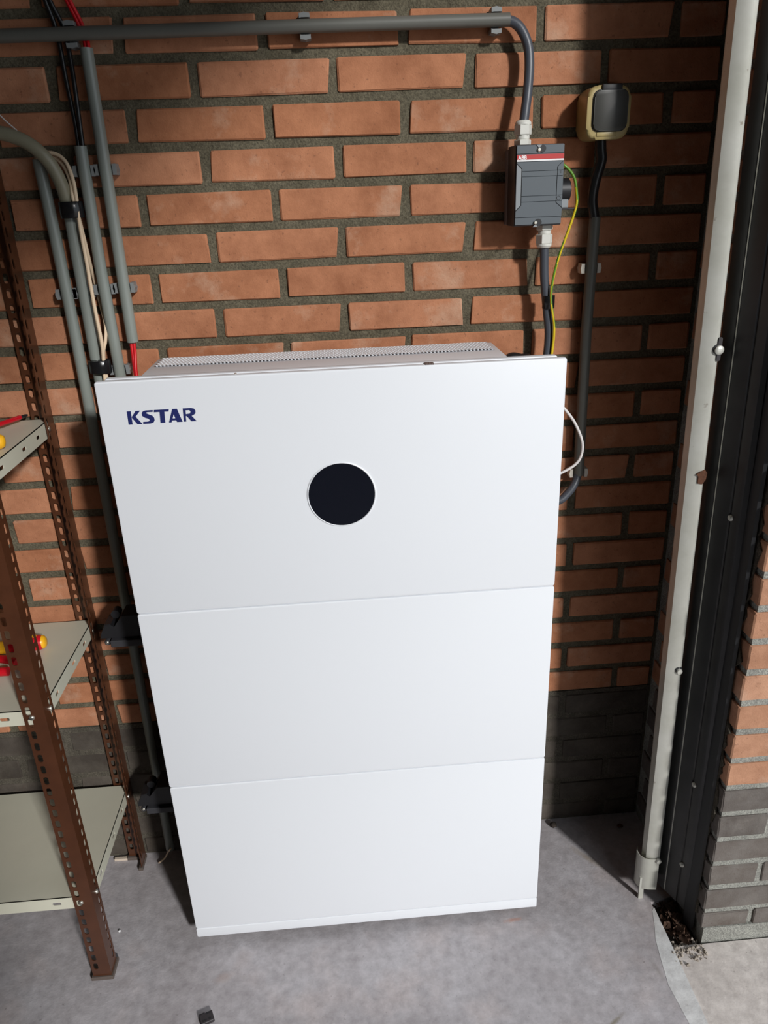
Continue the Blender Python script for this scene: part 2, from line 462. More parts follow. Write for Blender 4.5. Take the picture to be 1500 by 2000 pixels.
bm = bmesh.new(); box(bm, XR, 1.28, -3.32, YP, 2.56, 2.65)
box(bm, XR, 1.28, -3.8, -3.3, -0.05, 2.65); struct('wall_right.001', bm, M['farwall'])
bm = bmesh.new(); box(bm, -2.7, -2.6, -3.8, 0.12, -0.05, 2.65); struct('wall_left', bm, M['farwall'])
bm = bmesh.new(); box(bm, -2.7, 1.28, -3.8, -3.7, -0.05, 2.65); struct('wall_front', bm, M['farwall'])
bm = bmesh.new(); box(bm, -2.7, 1.28, -3.8, 0.13, 2.65, 2.75); struct('ceiling', bm, M['ceiling'])

# ------------------------------------------------------------------ white storage cabinet
CX0, CX1, CY = -0.0596, 0.6465, -0.256
cab = empty('battery_cabinet', (0.293, -0.15, 0), 'tall white floor-standing power cabinet with round black display against the brick wall', 'cabinet')
def cpart(name, bm, m, smooth=35, parent=None):
    o = build(name, bm, m, None, smooth)
    if parent is None: return keep(o, cab)
    o.parent = parent
    return o
def cover(name, z0, z1):
    bm = bmesh.new()
    prism(bm, rrect(CX0, CX1, z0, z1, 0.004, 3), CY, CY+0.012, 'y', bev=0.0022, seg=2)
    return bm
o = cpart('front_cover', cover('c', 0.7880, 1.1785), M['white']); top_cover = o
cpart('front_cover', cover('c', 0.4186, 0.7868), M['white'])
cpart('front_cover', cover('c', 0.0500, 0.4174), M['white'])
bm = bmesh.new(); prism(bm, rrect(CX0, CX1, 0.025, 0.0496, 0.003, 3), CY, CY+0.012, 'y', bev=0.0016, seg=2)
cpart('bottom_strip', bm, M['white'])
bm = bmesh.new()
box(bm, CX0+0.010, CX1-0.010, CY+0.012, CY+0.016, 0.03, 1.174)
cpart('cover_backing', bm, M['white_body'])
bm = bmesh.new()
prism(bm, rrect(CX0+0.011, CX1-0.010, 0.7880, 1.1792, 0.004, 3), CY+0.016, CY+0.030, 'y', bev=0.002, seg=2)
cpart('cover_lip', bm, M['white'])
bm = bmesh.new(); box(bm, -0.0052, 0.5690, CY+0.030, -0.066, 0.790, 1.1725, 0.002, 2)
cpart('inverter_body', bm, M['white_body'])
for z0, z1 in ((0.42, 0.786), (0.032, 0.416)):
    bm = bmesh.new(); box(bm, -0.035, 0.620, CY+0.018, -0.066, z0, z1, 0.004, 2)
    cpart('battery_module', bm, M['module'])
for x in (0.02, 0.56):
    for y in (-0.21, -0.10):
        bm = bmesh.new(); cyl(bm, (x, y, 0), (x, y, 0.033), 0.018, 16); cpart('foot', bm, M['black'])
for z in (1.02, 0.62):
    bm = bmesh.new(); box(bm, 0.05, 0.52, -0.066, -0.002, z, z+0.03, 0.002); cpart('wall_bracket', bm, M['white_body'])
# perforated vent strip on the top
bm = bmesh.new()
gx0, gx1, gy0, gy1, gz = 0.004, 0.560, -0.136, -0.070, 1.1732
nx, ny = 92, 9; px_, py_ = (gx1-gx0)/nx, (gy1-gy0)/ny
for j in range(ny):
    off = px_/2 if j % 2 else 0
    for i in range(nx):
        x0 = gx0+i*px_+off; x1 = x0+px_; y0 = gy0+j*py_; y1 = y0+py_
        if x1 > gx1+1e-6 and j % 2: continue
        cx, cy = (x0+x1)/2, (y0+y1)/2; rx, ry = px_*0.31, py_*0.31
        out = [(x0, y0), (cx, y0), (x1, y0), (x1, cy), (x1, y1), (cx, y1), (x0, y1), (x0, cy)]
        hol = [(cx+rx*math.cos(math.radians(a)), cy+ry*math.sin(math.radians(a))) for a in (225, 270, 315, 0, 45, 90, 135, 180)]
        A = [bm.verts.new((p[0], p[1], gz+0.0016)) for p in out]; H = [bm.verts.new((p[0], p[1], gz+0.0016)) for p in hol]
        D = [bm.verts.new((p[0], p[1], gz-0.0004)) for p in hol]
        for k in range(8):
            n_ = (k+1) % 8
            bm.faces.new((A[k], A[n_], H[n_], H[k])); bm.faces.new((H[k], H[n_], D[n_], D[k]))
g = cpart('vent_grille', bm, M['white'], None)
bm = bmesh.new(); box(bm, gx0, gx1, gy0, gy1, gz-0.0016, gz-0.0003); cpart('vent_backing', bm, M['hole'], None)
# display
DC = (0.2928, 0.9790)
bm = bmesh.new()
lathe(bm, [(0.0548, 0.0), (0.0548, -0.0012), (0.0535, -0.0018), (0.0527, -0.0012), (0.0527, 0.0)], (DC[0], CY+0.0002, DC[1]), 'y', 64)
ring = cpart('display_ring', bm, M['white'], 35, top_cover)
bm = bmesh.new(); lathe(bm, [(0.0526, 0.0), (0.0526, -0.0009), (0.0522, -0.0012)], (DC[0], CY, DC[1]), 'y', 64)
cpart('display', bm, M['glass'], 35, top_cover)
# logo on the upper cover: outlines drawn by hand
def outline_mesh(name, polys, mat, place, depth, parent):
    cu = bpy.data.curves.new(name, 'CURVE'); cu.dimensions = '2D'; cu.fill_mode = 'BOTH'; cu.extrude = depth
    for pts in polys:
        sp = cu.splines.new('POLY'); sp.points.add(len(pts)-1); sp.use_cyclic_u = True
        for i, p in enumerate(pts): sp.points[i].co = (p[0], p[1], 0, 1)
    tmp = bpy.data.objects.new(name, cu)
    me = bpy.data.meshes.new_from_object(tmp); bpy.data.objects.remove(tmp); bpy.data.curves.remove(cu)
    me.name = name; me.materials.clear(); me.materials.append(mat)
    me.transform(place)
    o = link_mesh(name, me)
    return keep(o, parent) if parent is not None else o
L_ = {
 'K': [[(600, 925), (647, 925), (644, 1077), (597, 1077)], [(704, 925), (757, 925), (693, 990), (760, 1077), (702, 1077), (649, 1003), (649, 988)]],
 'S': [[(905, 925), (822, 925), (790, 932), (770, 952), (770, 984), (798, 1006), (838, 1020), (850, 1034), (844, 1048), (826, 1053), (772, 1053), (768, 1077), (852, 1077), (890, 1068), (908, 1045), (908, 1015), (892, 990), (852, 972), (826, 960), (822, 951), (834, 946), (902, 946)]],
 'T': [[(918, 925), (1094, 925), (1087, 951), (1037, 951), (1029, 1077), (972, 1077), (980, 951), (913, 951)]],
 'A': [[(1132, 925), (1188, 925), (1233, 1077), (1168, 1077), (1160, 1056), (1113, 1056), (1103, 1077), (1072, 1077)], [(1141, 985), (1154, 1032), (1122, 1032)]],
 'R': [[(1256, 925), (1352, 925), (1386, 933), (1402, 958), (1397, 988), (1370, 1008), (1348, 1014), (1399, 1077), (1338, 1077), (1290, 1014), (1280, 1014), (1277, 1077), (1248, 1077)], [(1287, 948), (1330, 948), (1343, 962), (1335, 986), (1284, 992)]],
}
sx, sz = 0.1010/802, 0.0205/152
Pl = Matrix(((1, 0, 0, 0), (0, 0, -1, CY-0.0001), (0, 1, 0, 0), (0, 0, 0, 1)))
polys = []
for ch in 'KSTAR':
    for poly in L_[ch]:
        polys.append([(-0.0192+(p[0]-597)*sx, 1.1326-(p[1]-925)*sz) for p in poly])
outline_mesh('logo', polys, M['navy'], Pl, 0.0002, None).parent = top_cover
bm = bmesh.new(); box(bm, 0.430, 0.4435, CY+0.0012, CY+0.0155, 1.1745, 1.1796, 0.0003)
for k in range(3): box(bm, 0.4318+k*0.004, 0.4336+k*0.004, CY+0.002, CY+0.0145, 1.1796, 1.1799)
cpart('metal_tag', bm, M['abb_base'])
bm = bmesh.new(); lathe(bm, [(0.002, 0), (0.002, 0.001), (0.001, 0.0015)], (0.1465, CY+0.008, 1.1785), 'z', 12); cpart('screw', bm, M['screw'])
# black side brackets of the two battery modules
for dx, dz in ((0, 0), (0.003, -0.408)):
    bm = bmesh.new()
    P = [(-.176, .667), (-.173, .677), (-.165, .696), (-.152, .698), (-.147, .688), (-.140, .700), (-.130, .714), (-.03, .714), (-.03, .668), (-.148, .668)]
    prism(bm, [(p[0]+dx, p[1]+dz) for p in P], -0.125, -0.082, 'y', bev=0.0015)
    br = cpart('side_bracket', bm, M['black'])
    bm = bmesh.new(); box(bm, -.157+dx, -.03, -0.132, -0.078, .651+dz, .665+dz, 0.001)
    cpart('bracket_plate', bm, M['module'], 35, br)
    bm = bmesh.new(); cyl(bm, (-.145+dx, -0.110, .709+dz), (-.145+dx, -0.092, .709+dz), 0.0085, 16); cpart('knob', bm, M['black'], 35, br)
    bm = bmesh.new(); lathe(bm, [(0.0062, 0.02), (0.0062, -0.004), (0.005, -0.006)], (-.165+dx, -0.118, .657+dz), 'y', 12); cpart('bolt', bm, M['module'], 35, br)
    bm = bmesh.new(); lathe(bm, [(0.003, 0.003), (0.003, -0.001), (0.002, -0.0018)], (-.165+dx, -0.1242, .658+dz), 'y', 10); cpart('bolt_tip', bm, M['screw'], 35, br)

# ------------------------------------------------------------------ conduits and cables
PR = 0.0097
def pipe(name, pts, r, m, label, cat, sub=8, hollow=0.0018, seg=16, straight=False):
    bm = bmesh.new(); P = [Vector(p) for p in pts] if straight else catmull(pts, sub)
    tube(bm, P, r, seg, hollow)
    return tag(build(name, bm, m, None, 50), label, cat)
pipe('conduit', [(-2.59, -0.02, 1.652), (-0.9, -0.02, 1.655), (-0.175, -0.02, 1.657), (0.598, -0.02, 1.6595)], PR, M['pvc_dark'], 'long horizontal dark grey conduit along the top of the brick wall', 'conduit', straight=True)
pipe('conduit', [(-0.154, -0.02, 1.488), (-0.150, -0.02, 1.285), (-0.150, -0.02, 0.95), (-0.158, -0.02, 0.03)], PR, M['pvc'], 'leftmost straight grey conduit, running down past the white cabinet to the floor', 'conduit', 10)
c2 = empty('bent_conduit', (-0.122, -0.02, 0.95), 'grey conduit curving in from the left and turning down, banded with black tape', 'conduit')
bm = bmesh.new(); tube(bm, catmull([(-2.59, -0.034, 1.525), (-0.6, -0.034, 1.525), (-0.30, -0.040, 1.530), (-0.2124, -0.042, 1.5277), (-0.1753, -0.043, 1.5193), (-0.1478, -0.043, 1.5027), (-0.1302, -0.039, 1.479), (-0.1225, -0.031, 1.4508), (-0.1210, -0.023, 1.4204), (-0.1212, -0.0205, 1.408)], 8), 0.0105, 16)
keep(build('bend', bm, M['pvc_olive'], None, 50), c2)
bm = bmesh.new(); tube(bm, [Vector(p) for p in ((-0.121, -0.02, 1.425), (-0.122, -0.02, 1.341), (-0.122, -0.02, 1.157), (-0.121, -0.02, 0.92))], PR, 16)
keep(build('pipe', bm, M['pvc'], None, 50), c2)
pipe('conduit', [(-0.0855, -0.02, 1.505), (-0.087, -0.02, 1.315), (-0.083, -0.02, 0.95)], PR, M['pvc'], 'grey conduit with a pair of black cables entering its top', 'conduit', straight=True)
pipe('conduit', [(-0.0515, -0.02, 1.638), (-0.054, -0.02, 1.196)], PR, M['pvc'], 'rightmost grey conduit on the left with red cables at both ends', 'conduit', straight=True)
pipe('conduit', [(0.754, -0.02, 1.368), (0.752, -0.02, 1.172), (0.755, -0.02, 0.899)], PR, M['pvc_dark'], 'grey conduit under the beige socket, right of the white cabinet', 'conduit', straight=True)

def cable(name, pts, r, m, label, cat='cable', sub=8, seg=10, group=None):
    bm = bmesh.new(); tube(bm, catmull(pts, sub), r, seg)
    return tag(build(name, bm, m, None, 60), label, cat, group)
cable('flexible_cable', [(0.560, -0.02, 1.659), (0.592, -0.02, 1.659), (0.612, -0.023, 1.650), (0.626, -0.027, 1.625), (0.629, -0.031, 1.594), (0.625, -0.040, 1.555), (0.6195, -0.045, 1.515), (0.6185, -0.045, 1.500)], 0.0076, M['cable_grey'], 'slate grey cable bending from the horizontal conduit down into the switch box', seg=14)
cable('flexible_cable', [(0.6600, -0.045, 1.340), (0.662, -0.043, 1.318), (0.665, -0.040, 1.276), (0.672, -0.038, 1.224), (0.678, -0.038, 1.179), (0.676, -0.04, 1.134), (0.670, -0.04, 1.05)], 0.0076, M['cable_grey'], 'slate grey cable from the switch box down behind the white cabinet', seg=14)
cable('flexible_cable', [(0.751, -0.03, 1.495), (0.754, -0.029, 1.470), (0.756, -0.028, 1.455), (0.749, -0.026, 1.425), (0.747, -0.022, 1.396), (0.753, -0.02, 1.366), (0.754, -0.02, 1.350)], 0.0088, M['cable_black'], 'wavy black cable between the beige socket and its conduit', seg=14)
cable('flexible_cable', [(0.755, -0.02, 0.915), (0.752, -0.022, 0.896), (0.744, -0.028, 0.880), (0.730, -0.032, 0.864), (0.712, -0.035, 0.852), (0.66, -0.035, 0.84)], 0.0078, M['cable_grey'], 'slate grey cable curling from the right conduit behind the white cabinet', seg=14)
cable('thin_cable', [(0.66, -0.08, 1.085), (0.688, -0.08, 1.062), (0.705, -0.08, 1.045), (0.724, -0.08, 1.018), (0.7385, -0.08, 0.981), (0.733, -0.08, 0.949), (0.705, -0.08, 0.929), (0.66, -0.08, 0.915)], 0.0026, M['cable_white'], 'thin white cable looping out from the right edge of the cabinet')
cable('cable_loop', [(0.575, -0.05, 1.05), (0.590, -0.05, 1.118), (0.606, -0.05, 1.1385), (0.624, -0.05, 1.137), (0.645, -0.05, 1.128), (0.66, -0.05, 1.06)], 0.010, M['cable_black'], 'black cable arching just above the right rear of the white cabinet', seg=14)
cable('black_cable', [(-0.20, -0.012, 2.64), (-0.18, -0.012, 2.2), (-0.128, -0.012, 1.82), (-0.112, -0.012, 1.74), (-0.102, -0.012, 1.701), (-0.0945, -0.008, 1.662), (-0.092, -0.012, 1.601), (-0.0885, -0.016, 1.538), (-0.0895, -0.018, 1.49)], 0.0036, M['cable_black'], 'left strand of the black cable pair running into the grey conduit top')
cable('black_cable', [(-0.19, -0.012, 2.64), (-0.17, -0.012, 2.2), (-0.120, -0.012, 1.82), (-0.104, -0.012, 1.74), (-0.095, -0.012, 1.701), (-0.083, -0.008, 1.665), (-0.080, -0.012, 1.621), (-0.0790, -0.020, 1.573), (-0.0820, -0.022, 1.49)], 0.0036, M['cable_black'], 'right strand of the black cable pair running into the grey conduit top')
cable('red_cable', [(-0.17, -0.010, 2.64), (-0.15, -0.010, 2.2), (-0.108, -0.010, 1.82), (-0.085, -0.010, 1.735), (-0.071, -0.010, 1.700), (-0.060, -0.009, 1.671), (-0.0545, -0.013, 1.648), (-0.054, -0.02, 1.625)], 0.0030, M['cable_red'], 'red cable above the rightmost grey conduit, left strand')
cable('red_cable', [(-0.16, -0.012, 2.64), (-0.14, -0.012, 2.2), (-0.100, -0.012, 1.82), (-0.079, -0.012, 1.735), (-0.066, -0.011, 1.700), (-0.055, -0.009, 1.671), (-0.0495, -0.014, 1.648), (-0.049, -0.02, 1.625)], 0.0030, M['cable_red'], 'red cable above the rightmost grey conduit, right strand')
cable('red_cable', [(-0.0565, -0.02, 1.21), (-0.0570, -0.022, 1.180), (-0.0560, -0.03, 1.135), (-0.050, -0.04, 1.05)], 0.0030, M['cable_red'], 'red cable leaving the bottom of the rightmost conduit, left strand')
cable('red_cable', [(-0.0515, -0.02, 1.21), (-0.0525, -0.023, 1.180), (-0.0540, -0.033, 1.135), (-0.047, -0.045, 1.05)], 0.0030, M['cable_red'], 'red cable leaving the bottom of the rightmost conduit, right strand')
cable('beige_cable', [(-0.1585, -0.02, 1.470), (-0.1580, -0.021, 1.488), (-0.1525, -0.017, 1.4955), (-0.1300, -0.016, 1.4965), (-0.1128, -0.020, 1.4835), (-0.1047, -0.026, 1.4577), (-0.1026, -0.032, 1.4312), (-0.1030, -0.034, 1.416), (-0.1037, -0.036, 1.3812), (-0.1034, -0.036, 1.3295), (-0.1034, -0.037, 1.2595), (-0.1022, -0.037, 1.1994), (-0.1070, -0.033, 1.158), (-0.1088, -0.033, 1.1421), (-0.11, -0.034, 1.06)], 0.0031, M['cable_beige'], 'beige cable strapped along the taped bent conduit, front strand')
cable('beige_cable', [(-0.1535, -0.02, 1.470), (-0.1530, -0.018, 1.484), (-0.1480, -0.010, 1.4905), (-0.1330, -0.009, 1.4905), (-0.1190, -0.014, 1.478), (-0.1105, -0.022, 1.455), (-0.1080, -0.032, 1.4313), (-0.1060, -0.033, 1.415), (-0.1045, -0.032, 1.4005), (-0.1032, -0.026, 1.3609), (-0.1042, -0.014, 1.3199), (-0.1040, -0.0065, 1.292), (-0.1000, -0.010, 1.2562), (-0.0955, -0.020, 1.227), (-0.0978, -0.028, 1.2022), (-0.1055, -0.031, 1.1684), (-0.105, -0.034, 1.06)], 0.0030, M['cable_beige'], 'beige cable bowing away behind the pipe clips right of the taped conduit')
cable('thin_wire', [(-0.50, -0.010, 2.64), (-0.42, -0.010, 2.1), (-0.30, -0.012, 1.70), (-0.24, -0.012, 1.60), (-0.199, -0.012, 1.549), (-0.180, -0.012, 1.529), (-0.164, -0.012, 1.503), (-0.158, -0.018, 1.480)], 0.0011, M['cable_white'], 'thin white wire passing behind the bent conduit into the leftmost conduit')
# green-yellow earth wire
bm = bmesh.new()
path = catmull([(0.672, -0.045, 1.455), (0.688, -0.05, 1.449), (0.704, -0.05, 1.432), (0.710, -0.05, 1.409), (0.711, -0.05, 1.387), (0.700, -0.05, 1.350), (0.686, -0.05, 1.309), (0.677, -0.05, 1.268), (0.676, -0.05, 1.234), (0.6835, -0.05, 1.190), (0.681, -0.05, 1.138), (0.67, -0.05, 1.06)], 10)
tube(bm, path, 0.0024, 10, mi=lambda i, k: 1 if ((k+i//9) % 10) < (7 if i < 54 else 2) else 0)
tag(build('earth_wire', bm, [M['yellow'], M['green']], None, 60), 'green and yellow earth wire hanging from the right side of the switch box', 'wire')

# tape bands
def tape(x, y, z, r, h, label, squash=1.0, rag=0.0):
    bm = bmesh.new()
    prof = [(r*0.96, -h/2), (r, -h/2+0.0006), (r*1.01, 0), (r, h/2-0.0006), (r*0.96, h/2)]
    lathe(bm, prof, (0, 0, 0), 'z', 24)
    rn = random.Random(3)
    for v in bm.verts:
        v.co.x *= squash
        if rag: v.co += Vector((rn.uniform(-1, 1), rn.uniform(-1, 1), rn.uniform(-1, 1)))*rag
    o = build('tape_band', bm, M['tape'], None, 50); o.location = (x, y, z)
    return tag(o, label, 'tape')
tape(-0.1150, -0.0265, 1.4125, 0.0148, 0.025, 'smooth black tape band around the bent conduit below its curve', 1.28)
tape(-0.1145, -0.0265, 1.158, 0.0145, 0.022, 'crumpled black tape band on the bent conduit just above the white cabinet', 1.3, 0.0009)
tape(0.674, -0.041, 1.233, 0.0096, 0.022, 'black tape joining the earth wire to the cable below the switch box', 1.12)

# pipe clips: base plate and two jaws
def pipe_clip(loc, horiz, mat, label, shown=2, h=0.0165):
    e = empty('pipe_clip', loc, label, 'pipe clip', 'pipe clips on the brick wall')
    bm = bmesh.new(); box(bm, -0.0165, 0.0165, -0.0085, 0.0, -h/2*0.8, h/2*0.8, 0.0008); build('clip_base', bm, mat, e)
    for s in (-1, 1):
        bm = bmesh.new()
        P = [(0.0108, -h/2), (0.0172, -h/2), (0.0172, -h/4), (0.0188, 0), (0.0172, h/5), (0.0172, h/2), (0.0108, h/2), (0.0118, h/4), (0.0118, -h/4)]
        prism(bm, [(s*p[0], p[1]) for p in (P if s > 0 else P[::-1])], -0.0225, -0.002, 'y', bev=0.0004)
        build('clip_jaw', bm, mat, e)
    if horiz: e.rotation_euler = (0, math.radians(90), 0)
    return e
for x, z, t in ((-0.072, 1.6565, 'leftmost'), (0.281, 1.6585, 'middle'), (0.5775, 1.659, 'rightmost')):
    pipe_clip((x, 0, z), True, M['clip'], '%s grey clip holding the horizontal conduit at the top' % t)
for x, z, t in ((-0.0866, 1.469, 'upper grey clip on the conduit fed by black cables'), (-0.0526, 1.470, 'upper grey clip on the conduit fed by red cables'),
                (-0.1505, 1.281, 'grey clip on the leftmost vertical conduit, level with the other mid clips'), (-0.1220, 1.282, 'grey clip on the taped bent conduit behind the beige cable'),
                (-0.0868, 1.286, 'middle grey clip on the conduit fed by black cables'), (-0.0538, 1.287, 'lower grey clip on the conduit with red cables'),
                (-0.0846, 1.149, 'lowest grey clip on the black-cable conduit, just above the white cabinet')):
    pipe_clip((x, 0, z), False, M['clip'], t)
pipe_clip((0.7525, 0, 1.284), False, M['clip_pale'], 'upper pale clip on the conduit under the beige socket')
pipe_clip((0.7545, 0, 0.903), False, M['clip_pale'], 'lower pale clip on the conduit under the beige socket')

# ------------------------------------------------------------------ switch box
sw = empty('switch_box', (0.6405, 0, 1.42), 'grey isolator switch box with a red strip, on the bricks above the white cabinet', 'switch')
def spart(name, bm, m, smooth=30): return keep(build(name, bm, m, None, smooth), sw)
X0, X1, Z0, Z1, FY = 0.6015, 0.6800, 1.3600, 1.4810, -0.0740
bm = bmesh.new(); box(bm, X0-0.001, X1, -0.018, -0.001, Z0+0.0005, Z1-0.004, 0.0015); spart('back_box', bm, M['abb_base'])
bm = bmesh.new(); box(bm, X0, X1, FY+0.003, -0.018, Z0, Z1, 0.0015, 2); spart('housing', bm, M['abb_side'])
bm = bmesh.new()
XL = X0+0.0015; XH = X1-0.0005
for z0, z1, y in ((Z0+0.002, 1.3730, FY+0.0012), (1.3734, 1.3965, FY), (1.3969, 1.4052, FY-0.0003), (1.4056, 1.4340, FY), (1.4344, 1.4420, FY-0.0003), (1.4424, 1.4560, FY)):
    box(bm, XL, XH, y, FY+0.004, z0, z1, 0.0003)
box(bm, XL, XH, FY, FY+0.004, 1.4564, 1.4672, 0.0003); box(bm, XL, XH, FY+0.0008, FY+0.004, 1.4676, Z1-0.001, 0.0005)
spart('lid', bm, M['abb_lid'])
bm = bmesh.new(); prism(bm, [(XL, 1.4530), (XL+0.0078, 1.4455), (XL+0.0078, 1.3920), (XL, 1.3845)], FY-0.0009, FY+0.002, 'y'); spart('grip_panel', bm, M['abb_panel'])
for a, b in (((XL-.0002, 1.4542), (XL+0.0086, 1.4458)), ((XL+0.0086, 1.4458), (XL+0.0086, 1.3917)), ((XL+0.0086, 1.3917), (XL-.0002, 1.3833)),
             ((XH, 1.4565), (XH-0.010, 1.4475)), ((XH-0.010, 1.4475), (XH-0.010, 1.3945)), ((XH-0.010, 1.3945), (XH, 1.3865))):
    r_ = 0.0006 if a[0] < 0.63 else 0.00035
    bm = bmesh.new(); cyl(bm, (a[0], FY-0.0004, a[1]), (b[0], FY-0.0004, b[1]), r_, 6); spart('groove', bm, M['black'])

bm = bmesh.new(); box(bm, XL+0.0003, XH-0.0003, FY-0.0004, FY+0.001, 1.4592, 1.4664); spart('red_strip', bm, M['red_strip'], None)
bm = bmesh.new(); box(bm, XL+0.0003, XH-0.0003, FY-0.0004, FY+0.001, 1.4566, 1.4590); spart('white_line', bm, M['white_print'], None)
def text(name, body, size, x, y, z, mat, parent, offset=0.0, sxx=1.0):
    cu = bpy.data.curves.new(name, 'FONT'); cu.body = body; cu.size = size; cu.extrude = 0.0001; cu.offset = offset
    tmp = bpy.data.objects.new(name, cu); me = bpy.data.meshes.new_from_object(tmp)
    bpy.data.objects.remove(tmp); bpy.data.curves.remove(cu); me.name = name
    me.materials.clear(); me.materials.append(mat)
    me.transform(Matrix(((sxx, 0, 0, x), (0, 0, -1, y), (0, 1, 0, z), (0, 0, 0, 1))))
    return keep(link_mesh(name, me), parent)
text('lettering', 'ABB', 0.0080, XL+0.0022, FY-0.0005, 1.4596, M['white_print'], sw, 0.00025, 0.95)
text('mark', 'I', 0.0062, XH-0.0052, FY-0.0003, 1.4375, M['black'], sw, 0.0001, 1)
bm = bmesh.new(); lathe(bm, [(0.0032, 0.0), (0.0032, -0.0004), (0.0026, -0.0004), (0.0026, 0.0)], (XH-0.0062, FY-0.0002, 1.4010), 'y', 20); spart('mark', bm, M['black'], None)
for (nx_, nz_, sxc, szc, s) in ((0.6440, 1.4745, 0.6385, 1.4730, 1), (0.6415, 1.3650, 0.6368, 1.3650, -1)):
    bm = bmesh.new(); lathe(bm, [(0.0056, 0.004), (0.0056, -0.0016)], (nx_, FY+0.0012, nz_), 'y', 20); spart('screw_well', bm, M['black'])
    bm = bmesh.new(); lathe(bm, [(0.0030, 0.002), (0.0030, -0.0012), (0.0022, -0.0022), (0.0010, -0.0022)], (sxc, FY-0.0006, szc), 'y', 14); spart('screw', bm, M['screw'])
    bm = bmesh.new(); prism(bm, [(sxc-0.0045, szc+s*0.0070), (sxc+0.0040, szc+s*0.0070), (sxc+0.0012, szc+s*0.0032), (sxc-0.0012, szc+s*0.0032)], FY-0.0006, FY+0.002, 'y'); spart('screw_notch', bm, M['abb_panel'])
def gland(x, zend, up):
    s = 1 if up else -1
    e = []
    def hexa(r, a, b, name):
        bm = bmesh.new()
        lathe(bm, [(r*0.93, min(a, b)), (r, min(a, b)+0.0012), (r, max(a, b)-0.0012), (r*0.93, max(a, b))], (x, -0.045, zend), 'z', 6 if 'nut' in name else 20)
        spart(name, bm, M['gland'], 25)
    hexa(0.0138, 0, s*0.0085, 'lock_nut'); hexa(0.0108, s*0.0085, s*0.0150, 'gland_neck'); hexa(0.0140, s*0.0150, s*0.0300, 'cap_nut')
    bm = bmesh.new(); lathe(bm, [(0.0128, 0), (0.0128, s*0.003), (0.0105, s*0.0062), (0.0082, s*0.0066)], (x, -0.045, zend+s*0.0300), 'z', 20); spart('gland_dome', bm, M['gland'])
gland(0.6185, Z1, True); gland(0.6605, Z0, False)
bm = bmesh.new(); cyl(bm, (X1-0.002, -0.046, 1.4120), (X1+0.0155, -0.046, 1.4120), 0.0190, 28); cyl(bm, (X1+0.0155, -0.046, 1.4120), (X1+0.018, -0.046, 1.4120), 0.0155, 28); spart('rotary_knob', bm, M['black'])
bm = bmesh.new(); box(bm, X1+0.001, X1+0.0145, -0.060, -0.034, 1.3850, 1.3990, 0.0012); spart('knob_handle', bm, M['abb_panel'])
bm = bmesh.new(); box(bm, X1, X1+0.0245, -0.062, -0.034, 1.3826, 1.3850, 0.0006); spart('knob_plate', bm, M['abb_side'])

# ------------------------------------------------------------------ wall socket
so = empty('wall_socket', (0.753, 0, 1.523), 'beige surface socket with a dark grey hinged flap near the right corner', 'socket')
def opart(name, bm, m, smooth=40): return keep(build(name, bm, m, None, smooth), so)
bm = bmesh.new(); prism(bm, rrect(0.7180, 0.7880, 1.4850, 1.5620, 0.0165, 7), -0.056, -0.001, 'y', bev=0.0055, seg=4); opart('housing', bm, M['beige'], 60)
bm = bmesh.new(); prism(bm, rrect(0.7265, 0.7835, 1.4960, 1.5560, 0.0110, 6), -0.0578, -0.050, 'y', bev=0.0010); opart('bezel_gap', bm, M['black'])
bm = bmesh.new(); prism(bm, rrect(0.7280, 0.7822, 1.4972, 1.5545, 0.0100, 6), -0.0605, -0.052, 'y', bev=0.0012, seg=2); opart('flap', bm, M['flap'])
bm = bmesh.new(); box(bm, 0.7395, 0.7720, -0.0600, -0.040, 1.5480, 1.5635, 0.002, 2); opart('hinge', bm, M['black'])
bm = bmesh.new(); box(bm, 0.7350, 0.7680, -0.0580, -0.050, 1.4895, 1.4958, 0.0012, 2); opart('latch_lip', bm, M['beige'])

# ------------------------------------------------------------------ slotted-angle shelving
sh = empty('shelving_unit', (-0.60, -0.16, 0), 'brown slotted-angle shelving unit with cream steel shelves at the left', 'shelf')
def hpart(name, bm, m, smooth=None): return keep(build(name, bm, m, None, smooth), sh)
def slots_for(off, z0=0.03, z1=1.48):
    out = []; z = z0; i = 0
    while z < z1:
        out.append((off, z, 0.0043, 0.0082)); z += 0.0245
    return out
FWID = 0.036
def upright(cx, cy, sxn, syn):
    """corner at (cx,cy); flanges run along sxn*x and syn*y"""
    bm = bmesh.new()
    slotted(bm, (cx, cy, 0.006), (sxn, 0, 0), (0, 0, 1), FWID, 1.49, slots_for(0.0265))
    slotted(bm, (cx, cy, 0.006), (0, syn, 0), (0, 0, 1), FWID, 1.49, slots_for(0.0265))
    solid(bm, 0.0018)
    return hpart('upright', bm, M['brown'])
RX, RY, BX, BY = -0.222, -0.309, -1.02, -0.011
upright(RX, RY, -1, 1); upright(RX, BY, -1, -1); upright(BX, RY, 1, 1); upright(BX, BY, 1, -1)
for cx, cy, a, b in ((RX, RY, -1, 1), (RX, BY, -1, -1), (BX, RY, 1, 1), (BX, BY, 1, -1)):
    bm = bmesh.new()
    o_ = 0.0035
    P = [(cx-a*o_, cy-b*o_), (cx+a*(FWID+o_), cy-b*o_), (cx+a*(FWID+o_), cy+b*0.006), (cx+a*0.006, cy+b*0.006), (cx+a*0.006, cy+b*(FWID+o_)), (cx-a*o_, cy+b*(FWID+o_))]
    prism(bm, P, 0.0, 0.0085, 'z', bev=0.0008); hpart('foot_cap', bm, M['foot'])
SX0, SX1, SY0, SY1 = BX+0.003, RX-0.0035, RY+0.0035, BY-0.0035
